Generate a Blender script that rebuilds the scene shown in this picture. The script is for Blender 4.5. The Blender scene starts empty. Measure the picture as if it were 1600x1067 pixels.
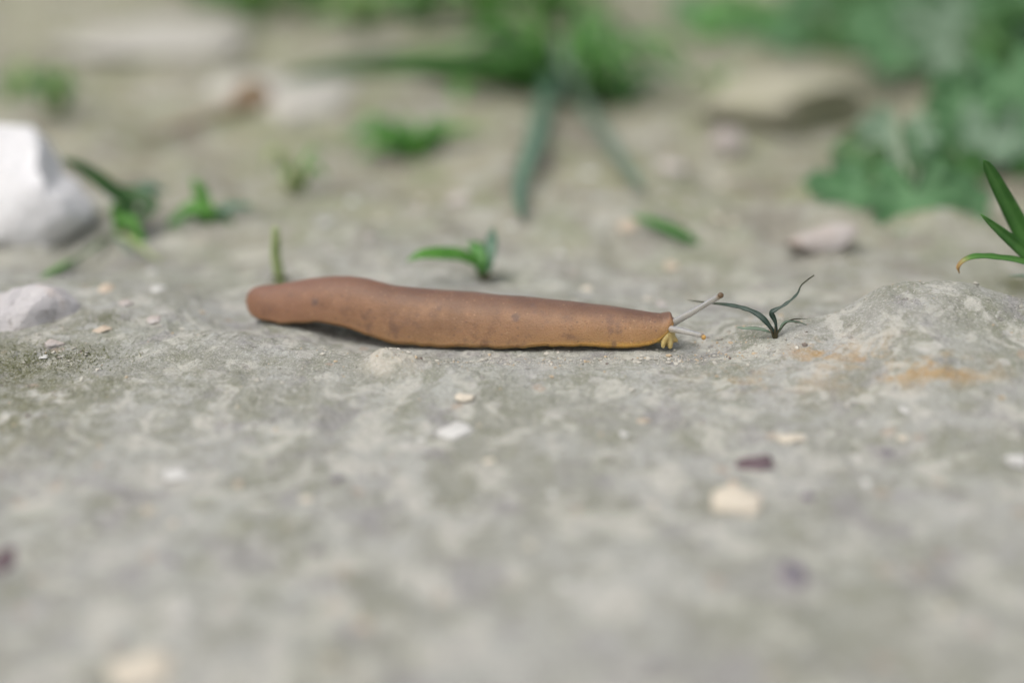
import bpy, bmesh, math, random
import numpy as np
from mathutils import Vector

# ------------------------------------------------------------------ camera, sky, sun, exposure
# All layout numbers below are in centimetres; CM turns them into metres.
CM = 0.01
scene = bpy.context.scene
COL = scene.collection
PITCH = math.radians(20.0)
DIST = 26.7                       # camera to the focus point, cm
FPX = 50.0 / 36.0 * 1600.0        # focal length in photo pixels
CAM = np.array([0.0, -DIST * math.cos(PITCH), DIST * math.sin(PITCH)])

cam_data = bpy.data.cameras.new("camera")
cam_data.lens = 50.0
cam_data.sensor_width = 36.0
cam_data.clip_start = 0.005
cam_data.clip_end = 200.0
cam_data.dof.use_dof = True
cam_data.dof.focus_distance = (DIST - 0.25) * CM
cam_data.dof.aperture_fstop = 3.7
cam_data.dof.aperture_blades = 9
cam = bpy.data.objects.new("camera", cam_data)
cam.location = CAM * CM
cam.rotation_euler = (math.pi / 2 - PITCH, 0, 0)
COL.objects.link(cam)
scene.camera = cam

SUN_ELEV = math.radians(62)
SUN_AZ = math.radians(-125)       # measured from +Y (away from camera) towards +X
world = bpy.data.worlds.new("World")
scene.world = world
world.use_nodes = True
wn, wl = world.node_tree.nodes, world.node_tree.links
wn.clear()
sky = wn.new("ShaderNodeTexSky")
sky.sky_type = 'NISHITA'
sky.sun_disc = False
sky.sun_elevation = SUN_ELEV
sky.sun_rotation = SUN_AZ
sky.air_density = 1.0
sky.dust_density = 5.0
sky.ozone_density = 0.6
hs = wn.new("ShaderNodeHueSaturation")
hs.inputs['Saturation'].default_value = 0.38      # thin even cloud: greyer than a clear sky
bg = wn.new("ShaderNodeBackground")
bg.inputs['Strength'].default_value = 0.115
wo = wn.new("ShaderNodeOutputWorld")
wl.new(sky.outputs[0], hs.inputs['Color'])
wl.new(hs.outputs[0], bg.inputs['Color'])
wl.new(bg.outputs[0], wo.inputs['Surface'])

sun_data = bpy.data.lights.new("sun", 'SUN')
sun_data.energy = 0.8
sun_data.angle = math.radians(35)
sun_data.color = (1.0, 0.97, 0.92)
sun = bpy.data.objects.new("sun", sun_data)
sdir = Vector((math.sin(SUN_AZ) * math.cos(SUN_ELEV), math.cos(SUN_AZ) * math.cos(SUN_ELEV), math.sin(SUN_ELEV)))
sun.rotation_euler = sdir.to_track_quat('Z', 'Y').to_euler()
sun.location = sdir * 3
COL.objects.link(sun)

vs = scene.view_settings
vs.view_transform = 'Standard'
vs.look = 'None'
vs.gamma = 1.0
vs.exposure = 0.73
vs.use_curve_mapping = False
scene.render.engine = 'CYCLES'
scene.cycles.use_denoising = True
scene.cycles.use_adaptive_sampling = True
scene.cycles.adaptive_threshold = 0.02
scene.cycles.max_bounces = 8
scene.cycles.transparent_max_bounces = 8

# ------------------------------------------------------------------ pixel rays
UPV = np.array([0.0, math.sin(PITCH), math.cos(PITCH)])
FWD = np.array([0.0, math.cos(PITCH), -math.sin(PITCH)])
RGT = np.array([1.0, 0.0, 0.0])

def ray(px, py):
    return FWD + RGT * ((px - 800.0) / FPX) + UPV * ((533.5 - py) / FPX)

def at_y(px, py, y):               # the point on a pixel's ray standing at world depth y
    d = ray(px, py)
    return CAM + d * ((y - CAM[1]) / d[1])

def at_z(px, py, z):
    d = ray(px, py)
    return CAM + d * ((z - CAM[2]) / d[2])

def px_per_cm(p):
    return FPX / float(np.dot(np.asarray(p) - CAM, FWD))

def project(p):
    v = np.asarray(p) - CAM
    k = v @ FWD
    return 800 + FPX * (v @ RGT) / k, 533.5 - FPX * (v @ UPV) / k

# ------------------------------------------------------------------ noise (numpy)
def _hash(ix, iy, iz, seed):
    h = (ix.astype(np.int64) * 374761393 + iy.astype(np.int64) * 668265263 + iz.astype(np.int64) * 2147483647 + seed * 974711) & 0xFFFFFFFF
    h = ((h ^ (h >> 13)) * 1274126177) & 0xFFFFFFFF
    h = ((h ^ (h >> 16)) * 2246822519) & 0xFFFFFFFF
    return ((h ^ (h >> 15)) & 0xFFFFFF) / float(0xFFFFFF)

def vnoise(x, y, z=None, seed=0):
    x = np.asarray(x, float); y = np.asarray(y, float)
    z = np.zeros_like(x) if z is None else np.asarray(z, float)
    ix, iy, iz = np.floor(x), np.floor(y), np.floor(z)
    fx, fy, fz = x - ix, y - iy, z - iz
    u, v, w = (f * f * f * (f * (f * 6 - 15) + 10) for f in (fx, fy, fz))
    r = 0
    for dx in (0, 1):
        for dy in (0, 1):
            for dz in (0, 1):
                r = r + _hash(ix + dx, iy + dy, iz + dz, seed) * (u if dx else 1 - u) * (v if dy else 1 - v) * (w if dz else 1 - w)
    return r * 2 - 1

def fbm(x, y, z=None, seed=0, octv=4, gain=0.5, lac=2.07):
    a, r, f = 1.0, 0.0, 1.0
    for k in range(octv):
        r = r + a * vnoise(np.asarray(x) * f + 17.3 * k, np.asarray(y) * f - 9.1 * k, None if z is None else np.asarray(z) * f, seed + k)
        a *= gain; f *= lac
    return r

def worley(x, y, seed=0):          # nearest-cell distance and a random value of that cell
    x = np.asarray(x, float); y = np.asarray(y, float)
    ix, iy = np.floor(x), np.floor(y)
    best = np.full(x.shape, 9.0); val = np.zeros(x.shape)
    for dx in (-1, 0, 1):
        for dy in (-1, 0, 1):
            cx, cy = ix + dx, iy + dy
            zz = np.zeros_like(cx)
            jx = cx + 0.15 + 0.7 * _hash(cx, cy, zz, seed + 1); jy = cy + 0.15 + 0.7 * _hash(cx, cy, zz, seed + 2)
            d = np.hypot(x - jx, y - jy)
            m = d < best
            best = np.where(m, d, best); val = np.where(m, _hash(cx, cy, zz, seed + 3), val)
    return best, val

def sstep(a, b, t):
    t = np.clip((t - a) / (b - a), 0, 1)
    return t * t * (3 - 2 * t)

# ------------------------------------------------------------------ the slug's outline, and the bed it lies on
SLUG_TOP = [(385, 470), (387, 460), (392, 453), (400, 449), (415, 446), (440, 444), (460, 440), (490, 434), (520, 431.5), (550, 432), (575, 435), (600, 441), (620, 446),
           (660, 450), (700, 453), (740, 456), (780, 460), (840, 465), (900, 472), (960, 479), (1010, 486), (1032, 489), (1041, 487.5), (1046, 486.5), (1049, 489), (1051, 494)]
SLUG_BOT = [(385, 471), (388, 485), (394, 493), (402, 498), (415, 503), (440, 506), (465, 505.5), (500, 505), (530, 509), (560, 518), (590, 528), (620, 536), (660, 541), (700, 542.5),
           (740, 542.5), (790, 545), (830, 542), (880, 541), (940, 543), (985, 544), (1010, 541), (1028, 533), (1040, 522), (1051, 508)]
def slug_line(px):
    t = (px - 385) / (1051 - 385)
    yc = 1.95 * (1 - t) ** 1.15 + 0.25
    w = np.interp(t, [0, 0.012, 0.04, 0.1, 0.2, 0.35, 0.55, 0.75, 0.9, 0.96, 0.985, 1.0], [0.06, 0.2, 0.33, 0.44, 0.52, 0.60, 0.64, 0.60, 0.48, 0.38, 0.30, 0.2])
    return t, yc, w
_bp = []
for _px, _py, _gap in ((385, 507, 0), (415, 508, 0), (450, 512, 0), (480, 520, 0), (520, 533, 0), (560, 541, 0), (600, 545, 0), (660, 547, 0), (740, 549, 0), (830, 551, 0), (940, 550, 0), (1000, 549, 0), (1051, 547, 0), (1090, 546, 0)):
    _t, _yc, _w = slug_line(min(_px, 1051))
    _p = at_y(_px, _py, _yc - _w)
    _bp.append((_p[0], _yc - _w, _p[2], _yc))
BED = np.array(_bp)

def bed(x, y, h):
    """Where the slug lies the rock is shaped to meet its near edge."""
    yn = np.interp(x, BED[:, 0], BED[:, 1]); zb = np.interp(x, BED[:, 0], BED[:, 2])
    wx = sstep(BED[0, 0] - 1.6, BED[0, 0], x) * sstep(BED[-1, 0] + 1.2, BED[-1, 0], x)
    wy = np.where(y < yn, sstep(-1.7, -0.15, y - yn), sstep(3.4, 1.3, y - yn))
    k = wx * wy
    return h * (1 - k) + zb * k

# ------------------------------------------------------------------ the ground's height
RIDGE_X = np.array([-40, 2.4, 3.6, 4.6, 5.2, 5.9, 6.25, 6.6, 7.0, 7.4, 8.0, 8.6, 9.2, 9.9, 12.0, 15.0, 20, 40])
RIDGE_Z = np.array([0, 0, 0.0, 0.10, 0.24, 0.36, 0.46, 0.66, 0.92, 1.03, 1.05, 0.97, 0.82, 0.68, 0.62, 0.5, 0.3, 0.2])

def ground_h(x, y, fine=True):
    x = np.asarray(x, float); y = np.asarray(y, float)
    n1 = fbm(x * 0.22, y * 0.22, seed=3, octv=3)
    crest = 0.9 - 0.16 * np.clip(x, -9, 6) + 0.35 * n1          # the slab's back edge
    t = y - crest
    front = -0.095 * np.clip(-t, 0, 40) * sstep(60, 8, -t) - 0.0
    back = -0.36 * sstep(-0.5, 4.5, t)
    h = front + back
    rz = np.interp(x, RIDGE_X, RIDGE_Z)
    yr = 0.55 + 0.16 * np.sin(x * 1.7)
    tr = y - yr
    hump = np.where(tr < 0, np.exp(-(tr / 2.9) ** 2), np.exp(-(tr / 0.75) ** 2))
    h = h + rz * hump * (1 + 0.05 * fbm(x * 1.5, y * 1.5, seed=83, octv=4))
    # the knob of rock in front of the slug
    kx, ky = -2.18, -0.62
    r = np.hypot((x - kx) / 0.46, (y - ky) / 0.42)
    # undulation
    far = sstep(1.5, 8, y)
    h = h + 0.07 * n1 + far * 0.34 * fbm(x * 0.3, y * 0.3, seed=8, octv=3)
    h = h + 0.035 * fbm(x * 1.1, y * 1.1, seed=11, octv=3)
    h = bed(x, y, h)
    kn = 0.20 * np.exp(-r ** 4) * (1 + 0.3 * vnoise(x * 4, y * 4, seed=44))
    h = h + kn
    if fine:
        w = sstep(26, 12, np.abs(x)) * sstep(60, 20, y)
        rough = 0.35 + 0.9 * sstep(-0.2, 0.5, fbm(x * 0.5, y * 0.5, seed=21, octv=2))
        ridged = 1 - np.abs(fbm(x * 2.3, y * 2.3, seed=31, octv=4))
        h = h + w * rough * (0.028 * (ridged - 0.6) + 0.014 * fbm(x * 7, y * 7, seed=51, octv=3))
        d, v = worley(x * 2.4, y * 2.4, seed=61)
        h = h + w * np.where(v > 0.72, 0.05 * (v - 0.5), 0) * np.clip(1 - (d / 0.33) ** 2, 0, 1) * sstep(-9, -6, y)
        d, v = worley(x * 5.5, y * 5.5, seed=71)
        h = h - w * np.where(v > 0.8, 0.022, 0) * np.clip(1 - (d / 0.35) ** 2, 0, 1)
    return h

def gz(x, y):
    return float(ground_h(np.array([x]), np.array([y]))[0])

def on_ground(px, py, z0=-0.2):
    z = z0
    for _ in range(12):
        p = at_z(px, py, z)
        z = 0.5 * z + 0.5 * float(ground_h(p[:1], p[1:2], False)[0])
    p = at_z(px, py, z); p[2] = gz(p[0], p[1])
    return p

# ------------------------------------------------------------------ materials
def srgb(r, g, b):
    f = lambda c: (c / 255 / 12.92) if c <= 10 else ((c / 255 + 0.055) / 1.055) ** 2.4
    return (f(r), f(g), f(b), 1)

class NT:
    def __init__(self, name):
        self.m = bpy.data.materials.new(name); self.m.use_nodes = True
        self.t = self.m.node_tree; self.n = self.t.nodes; self.l = self.t.links
        self.n.clear()
        self.out = self.n.new("ShaderNodeOutputMaterial")
        self.b = self.n.new("ShaderNodeBsdfPrincipled")
        self.l.new(self.b.outputs[0], self.out.inputs[0])
        tc = self.n.new("ShaderNodeTexCoord")
        mp = self.n.new("ShaderNodeMapping"); mp.inputs['Scale'].default_value = (100, 100, 100)   # centimetres
        self.l.new(tc.outputs['Object'], mp.inputs[0]); self.v = mp.outputs[0]
    def noise(self, scale, detail=4, rough=0.55, dist=0.0, vec=None):
        n = self.n.new("ShaderNodeTexNoise")
        n.inputs['Scale'].default_value = scale; n.inputs['Detail'].default_value = detail
        n.inputs['Roughness'].default_value = rough; n.inputs['Distortion'].default_value = dist
        self.l.new(vec or self.v, n.inputs['Vector']); return n.outputs['Fac']
    def voro(self, scale, feature='F1'):
        n = self.n.new("ShaderNodeTexVoronoi"); n.feature = feature
        n.inputs['Scale'].default_value = scale; self.l.new(self.v, n.inputs['Vector']); return n
    def ramp(self, fac, a, b, lo=0.0, hi=1.0):
        n = self.n.new("ShaderNodeMapRange"); n.interpolation_type = 'SMOOTHSTEP'
        for k, x in zip(('From Min', 'From Max', 'To Min', 'To Max'), (a, b, lo, hi)): n.inputs[k].default_value = x
        self.l.new(fac, n.inputs['Value']); return n.outputs[0]
    def math(self, op, a, b=None):
        n = self.n.new("ShaderNodeMath"); n.operation = op
        for k, x in ((0, a), (1, b)):
            if x is None: continue
            if isinstance(x, (int, float)): n.inputs[k].default_value = x
            else: self.l.new(x, n.inputs[k])
        return n.outputs[0]
    def mix(self, fac, a, b, mode='MIX'):
        n = self.n.new("ShaderNodeMix"); n.data_type = 'RGBA'; n.blend_type = mode
        for k, x in ((0, fac), (6, a), (7, b)):
            if isinstance(x, (int, float)): n.inputs[k].default_value = x
            elif isinstance(x, tuple): n.inputs[k].default_value = x
            else: self.l.new(x, n.inputs[k])
        return n.outputs[2]
    def attr(self, name):
        n = self.n.new("ShaderNodeAttribute"); n.attribute_name = name; return n
    def sep(self, col):
        n = self.n.new("ShaderNodeSeparateColor"); self.l.new(col, n.inputs[0]); return n.outputs
    def bump(self, h, dist, strength=1.0, prev=None):
        n = self.n.new("ShaderNodeBump"); n.inputs['Distance'].default_value = dist; n.inputs['Strength'].default_value = strength
        self.l.new(h, n.inputs['Height'])
        if prev is not None: self.l.new(prev, n.inputs['Normal'])
        return n.outputs[0]
    def set(self, **kw):
        names = dict(color='Base Color', rough='Roughness', normal='Normal', sss='Subsurface Weight', sss_r='Subsurface Radius',
                     sss_s='Subsurface Scale', spec='Specular IOR Level', trans='Transmission Weight', coat='Coat Weight', coat_r='Coat Roughness', ior='IOR', sheen='Sheen Weight', sheen_r='Sheen Roughness')
        for k, x in kw.items():
            i = self.b.inputs[names[k]]
            if isinstance(x, (int, float, tuple)): i.default_value = x
            else: self.l.new(x, i)
        return self.m

def c4(r, g, b): return (r, g, b, 1.0)

def mat_ground():
    t = NT('weathered_rock_and_dirt')
    st = t.sep(t.attr('stain').outputs['Color'])            # r orange lichen, g moss and shade painted under the weeds, b dirt
    pale = t.attr('pale').outputs['Fac']
    big = t.noise(0.55, 6, 0.6)
    med = t.noise(1.9, 5, 0.62, 0.4)
    fin = t.noise(9.0, 6, 0.65)
    rock = t.mix(t.ramp(big, 0.40, 0.60), c4(0.290, 0.292, 0.247), c4(0.425, 0.425, 0.398))
    rock = t.mix(t.math('MULTIPLY', t.ramp(med, 0.48, 0.62), 0.52), rock, c4(0.225, 0.23, 0.165))
    rock = t.mix(t.math('MULTIPLY', t.ramp(t.noise(1.4, 6, 0.6, 0.6), 0.51, 0.62), 0.85), rock, c4(0.56, 0.545, 0.49))
    rock = t.mix(t.math('MULTIPLY', t.ramp(t.noise(0.9, 5, 0.6, 0.3), 0.54, 0.66), 0.6), rock, c4(0.27, 0.255, 0.275))
    dirt = t.mix(t.ramp(t.noise(0.5, 6, 0.6), 0.35, 0.65), c4(0.30, 0.28, 0.185), c4(0.42, 0.415, 0.35))
    dirt = t.mix(t.ramp(t.noise(0.33, 4, 0.6), 0.46, 0.58), dirt, c4(0.25, 0.265, 0.145))
    dirt = t.mix(t.math('MULTIPLY', t.ramp(t.noise(0.5, 5, 0.6, 0.5), 0.51, 0.60), 0.85), dirt, c4(0.18, 0.155, 0.105))
    col = t.mix(st[2], rock, dirt)
    # pale and coloured flecks
    for sc, thr, rad, c, k in ((1.3, 0.86, 0.30, c4(0.50, 0.48, 0.44), 0.6), (2.9, 0.86, 0.33, c4(0.55, 0.535, 0.50), 0.6), (2.1, 0.9, 0.28, c4(0.42, 0.32, 0.24), 0.55),
                               (3.7, 0.92, 0.28, c4(0.16, 0.145, 0.14), 0.5), (7.5, 0.84, 0.34, c4(0.52, 0.50, 0.45), 0.5), (8.5, 0.88, 0.32, c4(0.16, 0.15, 0.13), 0.45)):
        v = t.voro(sc)
        rnd = t.sep(v.outputs['Color'])[0]
        d = t.math('ADD', v.outputs['Distance'], t.math('MULTIPLY', t.math('SUBTRACT', t.noise(sc * 3, 1), 0.5), 0.35))
        f = t.math('MULTIPLY', t.ramp(d, rad, rad * 0.72), t.math('MULTIPLY', t.math('GREATER_THAN', rnd, thr), k))
        col = t.mix(f, col, c)
    col = t.mix(t.math('MULTIPLY', pale, t.ramp(t.noise(3, 5), 0.3, 0.55)), col, c4(0.56, 0.52, 0.44))
    # lichen, moss and the shade painted under the weeds, broken up by noise
    lich = t.math('MULTIPLY', st[0], t.ramp(t.noise(1.7, 6, 0.7, 0.5), 0.44, 0.62, 0.0, 0.9))
    col = t.mix(lich, col, t.mix(t.noise(3, 3), c4(0.38, 0.22, 0.08), c4(0.52, 0.35, 0.14)))
    moss = t.math('MULTIPLY', st[1], t.ramp(t.noise(2.6, 6, 0.65), 0.38, 0.58))
    col = t.mix(moss, col, t.mix(t.noise(6, 3), c4(0.10, 0.105, 0.045), c4(0.19, 0.185, 0.10)))
    col = t.mix(t.ramp(fin, 0.3, 0.7, 0.0, 0.5), col, t.mix(1.0, col, c4(0.62, 0.62, 0.6), 'MULTIPLY'))
    col = t.mix(t.ramp(t.noise(22, 4, 0.7), 0.50, 0.68, 0.0, 0.65), col, c4(0.52, 0.515, 0.485))
    nrm = t.bump(t.noise(5.0, 5, 0.7), 0.0012, 0.9)
    nrm = t.bump(t.noise(26.0, 4, 0.65), 0.0004, 0.9, nrm)
    return t.set(color=col, rough=0.92, spec=0.25, normal=nrm)

def mat_stone(name, a, b, dark, scale=1.0, stain=None):
    t = NT(name)
    col = t.mix(t.ramp(t.noise(0.9 * scale, 6, 0.6), 0.35, 0.65), a, b)
    col = t.mix(t.math('MULTIPLY', t.ramp(t.noise(2.4 * scale, 6, 0.65, 0.5), 0.54, 0.72), 0.7), col, dark)
    if stain: col = t.mix(t.math('MULTIPLY', t.ramp(t.noise(0.6 * scale, 3, 0.6), 0.52, 0.66), 0.6), col, stain)
    nrm = t.bump(t.noise(4.0 * scale, 8, 0.68), 0.0012, 0.9)
    return t.set(color=col, rough=0.9, spec=0.25, normal=nrm)

def mat_leaf(name, a, b, tip=None, rough=0.45, trans=0.25, sheen=0.0, scale=1.0):
    """a, b: two greens; attribute 'along' 0..1 base to tip, 'vein' 0..1."""
    t = NT(name)
    col = t.mix(t.ramp(t.noise(1.6 * scale, 4), 0.35, 0.65), a, b)
    if tip: col = t.mix(t.ramp(t.attr('along').outputs['Fac'], 0.62, 0.85), col, tip)
    col = t.mix(t.math('MULTIPLY', t.attr('vein').outputs['Fac'], 0.6), col, c4(min(1, b[0] * 1.9 + .03), min(1, b[1] * 1.6 + .03), min(1, b[2] * 1.9 + .03)))
    nrm = t.bump(t.noise(14 * scale, 3), 0.0002, 0.5)
    m = t.set(color=col, rough=rough, normal=nrm, spec=0.4, sheen=sheen)
    tr = t.n.new("ShaderNodeBsdfTranslucent"); t.l.new(col, tr.inputs['Color'])
    mx = t.n.new("ShaderNodeMixShader"); mx.inputs[0].default_value = trans
    t.l.new(t.b.outputs[0], mx.inputs[1]); t.l.new(tr.outputs[0], mx.inputs[2]); t.l.new(mx.outputs[0], t.out.inputs[0])
    return m

def mat_slug():
    t = NT('slug_skin')
    rim = t.attr('rim').outputs['Fac']                      # 0 back, 1 skirt edge
    head = t.attr('along').outputs['Fac']                   # 0 tail, 1 head
    back = t.mix(t.ramp(t.noise(1.1, 5, 0.6), 0.35, 0.65), c4(0.12, 0.064, 0.042), c4(0.16, 0.086, 0.053))
    flank = t.mix(t.ramp(t.noise(1.6, 5, 0.6), 0.35, 0.65), c4(0.208, 0.114, 0.059), c4(0.275, 0.152, 0.079))
    rn = t.math('ADD', rim, t.math('MULTIPLY', t.math('SUBTRACT', t.noise(2.0, 4), 0.5), 0.3))
    col = t.mix(t.ramp(rn, -0.02, 0.32), back, flank)
    col = t.mix(t.math('MULTIPLY', t.ramp(rn, 0.5, 1.0), 0.6), col, c4(0.36, 0.21, 0.10))
    edge = t.mix(t.ramp(head, 0.55, 0.95), c4(0.45, 0.26, 0.10), c4(0.56, 0.30, 0.05))
    wid = t.ramp(head, 0.6, 1.0, 0.0, 0.10)
    col = t.mix(t.math('MULTIPLY', t.ramp(t.math('ADD', rim, wid), 0.84, 1.02), t.ramp(head, 0.0, 0.9, 0.5, 1.0)), col, edge)
    # purplish cast towards the tail, dark mottling and pin-prick spots
    col = t.mix(t.math('MULTIPLY', t.ramp(head, 0.5, 0.05), 0.55), col, c4(0.20, 0.092, 0.058))
    col = t.mix(t.math('MULTIPLY', t.ramp(head, 0.55, 1.0), t.ramp(rn, 0.15, 0.7, 0.0, 0.45)), col, c4(0.42, 0.24, 0.085))
    col = t.mix(t.math('MULTIPLY', t.ramp(t.noise(2.2, 5, 0.68), 0.52, 0.70), 0.62), col, c4(0.12, 0.068, 0.05))
    v = t.voro(2.6); d = t.math('ADD', v.outputs['Distance'], t.math('MULTIPLY', t.math('SUBTRACT', t.noise(11, 3), 0.5), 0.35))
    f = t.math('MULTIPLY', t.ramp(d, 0.30, 0.10), t.math('GREATER_THAN', t.sep(v.outputs['Color'])[0], 0.72))
    col = t.mix(t.math('MULTIPLY', f, 0.6), col, c4(0.10, 0.07, 0.065))
    v = t.voro(9.0); f = t.math('MULTIPLY', t.ramp(v.outputs['Distance'], 0.26, 0.10), t.math('GREATER_THAN', t.sep(v.outputs['Color'])[0], 0.7))
    col = t.mix(t.math('MULTIPLY', f, 0.55), col, c4(0.11, 0.065, 0.05))
    v = t.voro(13.0); f = t.math('MULTIPLY', t.ramp(v.outputs['Distance'], 0.3, 0.12), t.math('GREATER_THAN', t.sep(v.outputs['Color'])[0], 0.75))
    col = t.mix(t.math('MULTIPLY', f, 0.35), col, c4(0.50, 0.32, 0.18))
    col = t.mix(t.ramp(t.noise(34, 3, 0.7), 0.5, 0.7, 0.0, 0.5), col, t.mix(1.0, col, c4(0.5, 0.46, 0.45), 'MULTIPLY'))
    nrm = t.bump(t.noise(26, 4, 0.7), 0.00013, 0.8)
    nrm = t.bump(t.voro(34).outputs['Distance'], 0.0001, 0.7, nrm)
    return t.set(color=col, rough=0.5, spec=0.36, coat=0.04, coat_r=0.3, sss=0.3, sss_r=(1.0, 0.45, 0.2), sss_s=0.0016, normal=nrm)

def mat_flesh(name, a, b, rough=0.35, trans=0.0, sss=0.6, sss_s=0.002):
    t = NT(name)
    col = t.mix(t.ramp(t.noise(6, 4), 0.35, 0.65), a, b)
    if name == 'tentacle_skin':
        col = t.mix(t.ramp(t.attr('along').outputs['Fac'], 0.95, 1.0), col, c4(0.26, 0.19, 0.12))
        col = t.mix(t.math('MULTIPLY', t.attr('vein').outputs['Fac'], 0.75), col, c4(0.09, 0.09, 0.10))
    nrm = t.bump(t.noise(30, 3), 0.0001, 0.6)
    return t.set(color=col, rough=rough, spec=0.5, sss=sss, sss_r=(1, .8, .6), sss_s=sss_s, trans=trans, ior=1.36, normal=nrm)

M = {}
M['ground'] = mat_ground()
M['white_stone'] = mat_stone('white_limestone', c4(0.70, 0.69, 0.69), c4(0.80, 0.79, 0.785), c4(0.50, 0.48, 0.45))
M['grey_stone'] = mat_stone('greyish_limestone', c4(0.46, 0.44, 0.44), c4(0.58, 0.555, 0.54), c4(0.22, 0.19, 0.16), 1.2, c4(0.48, 0.37, 0.30))
M['pink_stone'] = mat_stone('pinkish_stone', c4(0.42, 0.36, 0.32), c4(0.46, 0.43, 0.41), c4(0.36, 0.26, 0.20))
M['tan_stone'] = mat_stone('tan_stone', c4(0.34, 0.325, 0.25), c4(0.31, 0.30, 0.22), c4(0.23, 0.22, 0.15), 0.6, c4(0.25, 0.27, 0.16))
M['pale_stone'] = mat_stone('pale_flat_stone', c4(0.36, 0.345, 0.30), c4(0.42, 0.405, 0.36), c4(0.36, 0.34, 0.29), 0.6)
M['cream_pebble'] = mat_stone('cream_pebble', c4(0.58, 0.52, 0.42), c4(0.62, 0.56, 0.46), c4(0.5, 0.42, 0.33))
M['white_chip'] = mat_stone('white_chip', c4(0.53, 0.52, 0.49), c4(0.60, 0.59, 0.56), c4(0.42, 0.41, 0.37))
M['purple_chip'] = mat_stone('purple_chip', c4(0.115, 0.075, 0.085), c4(0.16, 0.12, 0.13), c4(0.08, 0.05, 0.05))
M['slate_chip'] = mat_stone('slate_chip', c4(0.16, 0.14, 0.17), c4(0.2, 0.18, 0.2), c4(0.12, 0.1, 0.12))
M['orange_chip'] = mat_stone('orange_chip', c4(0.48, 0.38, 0.28), c4(0.52, 0.44, 0.35), c4(0.42, 0.29, 0.19))
M['slug'] = mat_slug()
M['flesh'] = mat_flesh('head_flesh', c4(0.40, 0.29, 0.10), c4(0.50, 0.40, 0.18))
M['tentacle'] = mat_flesh('tentacle_skin', c4(0.40, 0.385, 0.355), c4(0.46, 0.445, 0.41), 0.35, 0.4, 0.35, 0.001)
M['eye'] = mat_flesh('eye_tip', c4(0.10, 0.07, 0.045), c4(0.17, 0.11, 0.06), 0.2)
M['amber'] = mat_flesh('amber_tip', c4(0.36, 0.2, 0.06), c4(0.42, 0.26, 0.08), 0.2)
M['grass'] = mat_leaf('grass_green', c4(0.045, 0.155, 0.025), c4(0.085, 0.24, 0.045))
M['grass_dry'] = mat_leaf('grass_with_dry_tip', c4(0.05, 0.16, 0.025), c4(0.08, 0.20, 0.035), c4(0.42, 0.24, 0.09))
M['grass_blue'] = mat_leaf('bluish_grass', c4(0.055, 0.13, 0.075), c4(0.10, 0.20, 0.12))
M['grass_dark'] = mat_leaf('dark_wilted_grass', c4(0.010, 0.035, 0.022), c4(0.05, 0.08, 0.06), c4(0.06, 0.06, 0.03), scale=2)
M['grass_pale'] = mat_leaf('pale_wilted_grass', c4(0.10, 0.16, 0.10), c4(0.17, 0.24, 0.17))
M['fresh'] = mat_leaf('fresh_green', c4(0.06, 0.21, 0.02), c4(0.10, 0.28, 0.04))
M['stem'] = mat_leaf('yellow_green_stem', c4(0.26, 0.33, 0.13), c4(0.36, 0.42, 0.20))
M['mallow'] = mat_leaf('downy_grey_green', c4(0.030, 0.098, 0.028), c4(0.062, 0.165, 0.056), rough=0.6, trans=0.2, sheen=0.08)
M['mallow_pale'] = mat_leaf('downy_pale_green', c4(0.10, 0.18, 0.10), c4(0.16, 0.25, 0.155), rough=0.6, trans=0.2, sheen=0.1)
M['deep'] = mat_leaf('deep_green', c4(0.016, 0.065, 0.008), c4(0.03, 0.11, 0.012), rough=0.4)  # dark green leaves, darkened further to paint shade into the foliage gaps
M['petiole'] = mat_leaf('petiole', c4(0.15, 0.22, 0.12), c4(0.22, 0.28, 0.18))
M['sheath'] = mat_leaf('brown_sheath', c4(0.04, 0.03, 0.014), c4(0.075, 0.07, 0.028))
M['twig'] = mat_leaf('dry_brown', c4(0.16, 0.11, 0.06), c4(0.27, 0.21, 0.13), trans=0.1, rough=0.8)
M['moss'] = mat_leaf('moss', c4(0.13, 0.14, 0.06), c4(0.20, 0.21, 0.10), rough=0.8)
def mat_grit():
    t = NT('grit')
    r = t.sep(t.attr('rnd').outputs['Color'])
    col = t.mix(r[0], c4(0.28, 0.27, 0.23), c4(0.52, 0.49, 0.43))
    col = t.mix(t.math('GREATER_THAN', r[1], 0.8), col, c4(0.44, 0.35, 0.24))
    col = t.mix(t.math('GREATER_THAN', r[2], 0.93), col, c4(0.17, 0.14, 0.12))
    return t.set(color=col, rough=0.9, spec=0.25)
M['grit'] = mat_grit()

# ------------------------------------------------------------------ mesh helpers
def tag(o, label=None, cat=None, group=None, kind=None):
    for k, x in (('label', label), ('category', cat), ('group', group), ('kind', kind)):
        if x: o[k] = x
    return o

def mesh_obj(name, verts, faces, mat, base=(0, 0, 0), parent=None, smooth=True, attrs=None):
    """verts in world centimetres; base is the object's (or its root's) origin, also in centimetres."""
    v = (np.asarray(verts, float) - np.asarray(base, float)) * CM
    me = bpy.data.meshes.new(name)
    me.from_pydata(v.tolist(), [], [list(map(int, f)) for f in faces])
    for k, a in (attrs or {}).items():
        at = me.attributes.new(k, 'FLOAT', 'POINT')
        at.data.foreach_set('value', np.asarray(a, np.float32))
    me.materials.append(mat)
    if smooth: me.polygons.foreach_set('use_smooth', np.ones(len(me.polygons), bool))
    me.update()
    o = bpy.data.objects.new(name, me)
    COL.objects.link(o)
    if parent is not None: o.parent = parent
    else: o.location = np.asarray(base, float) * CM
    return o

def root(name, base, label, cat, group=None):
    o = bpy.data.objects.new(name, None)
    o.empty_display_size = 0.005
    o.location = np.asarray(base, float) * CM
    COL.objects.link(o)
    return tag(o, label, cat, group)

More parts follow.
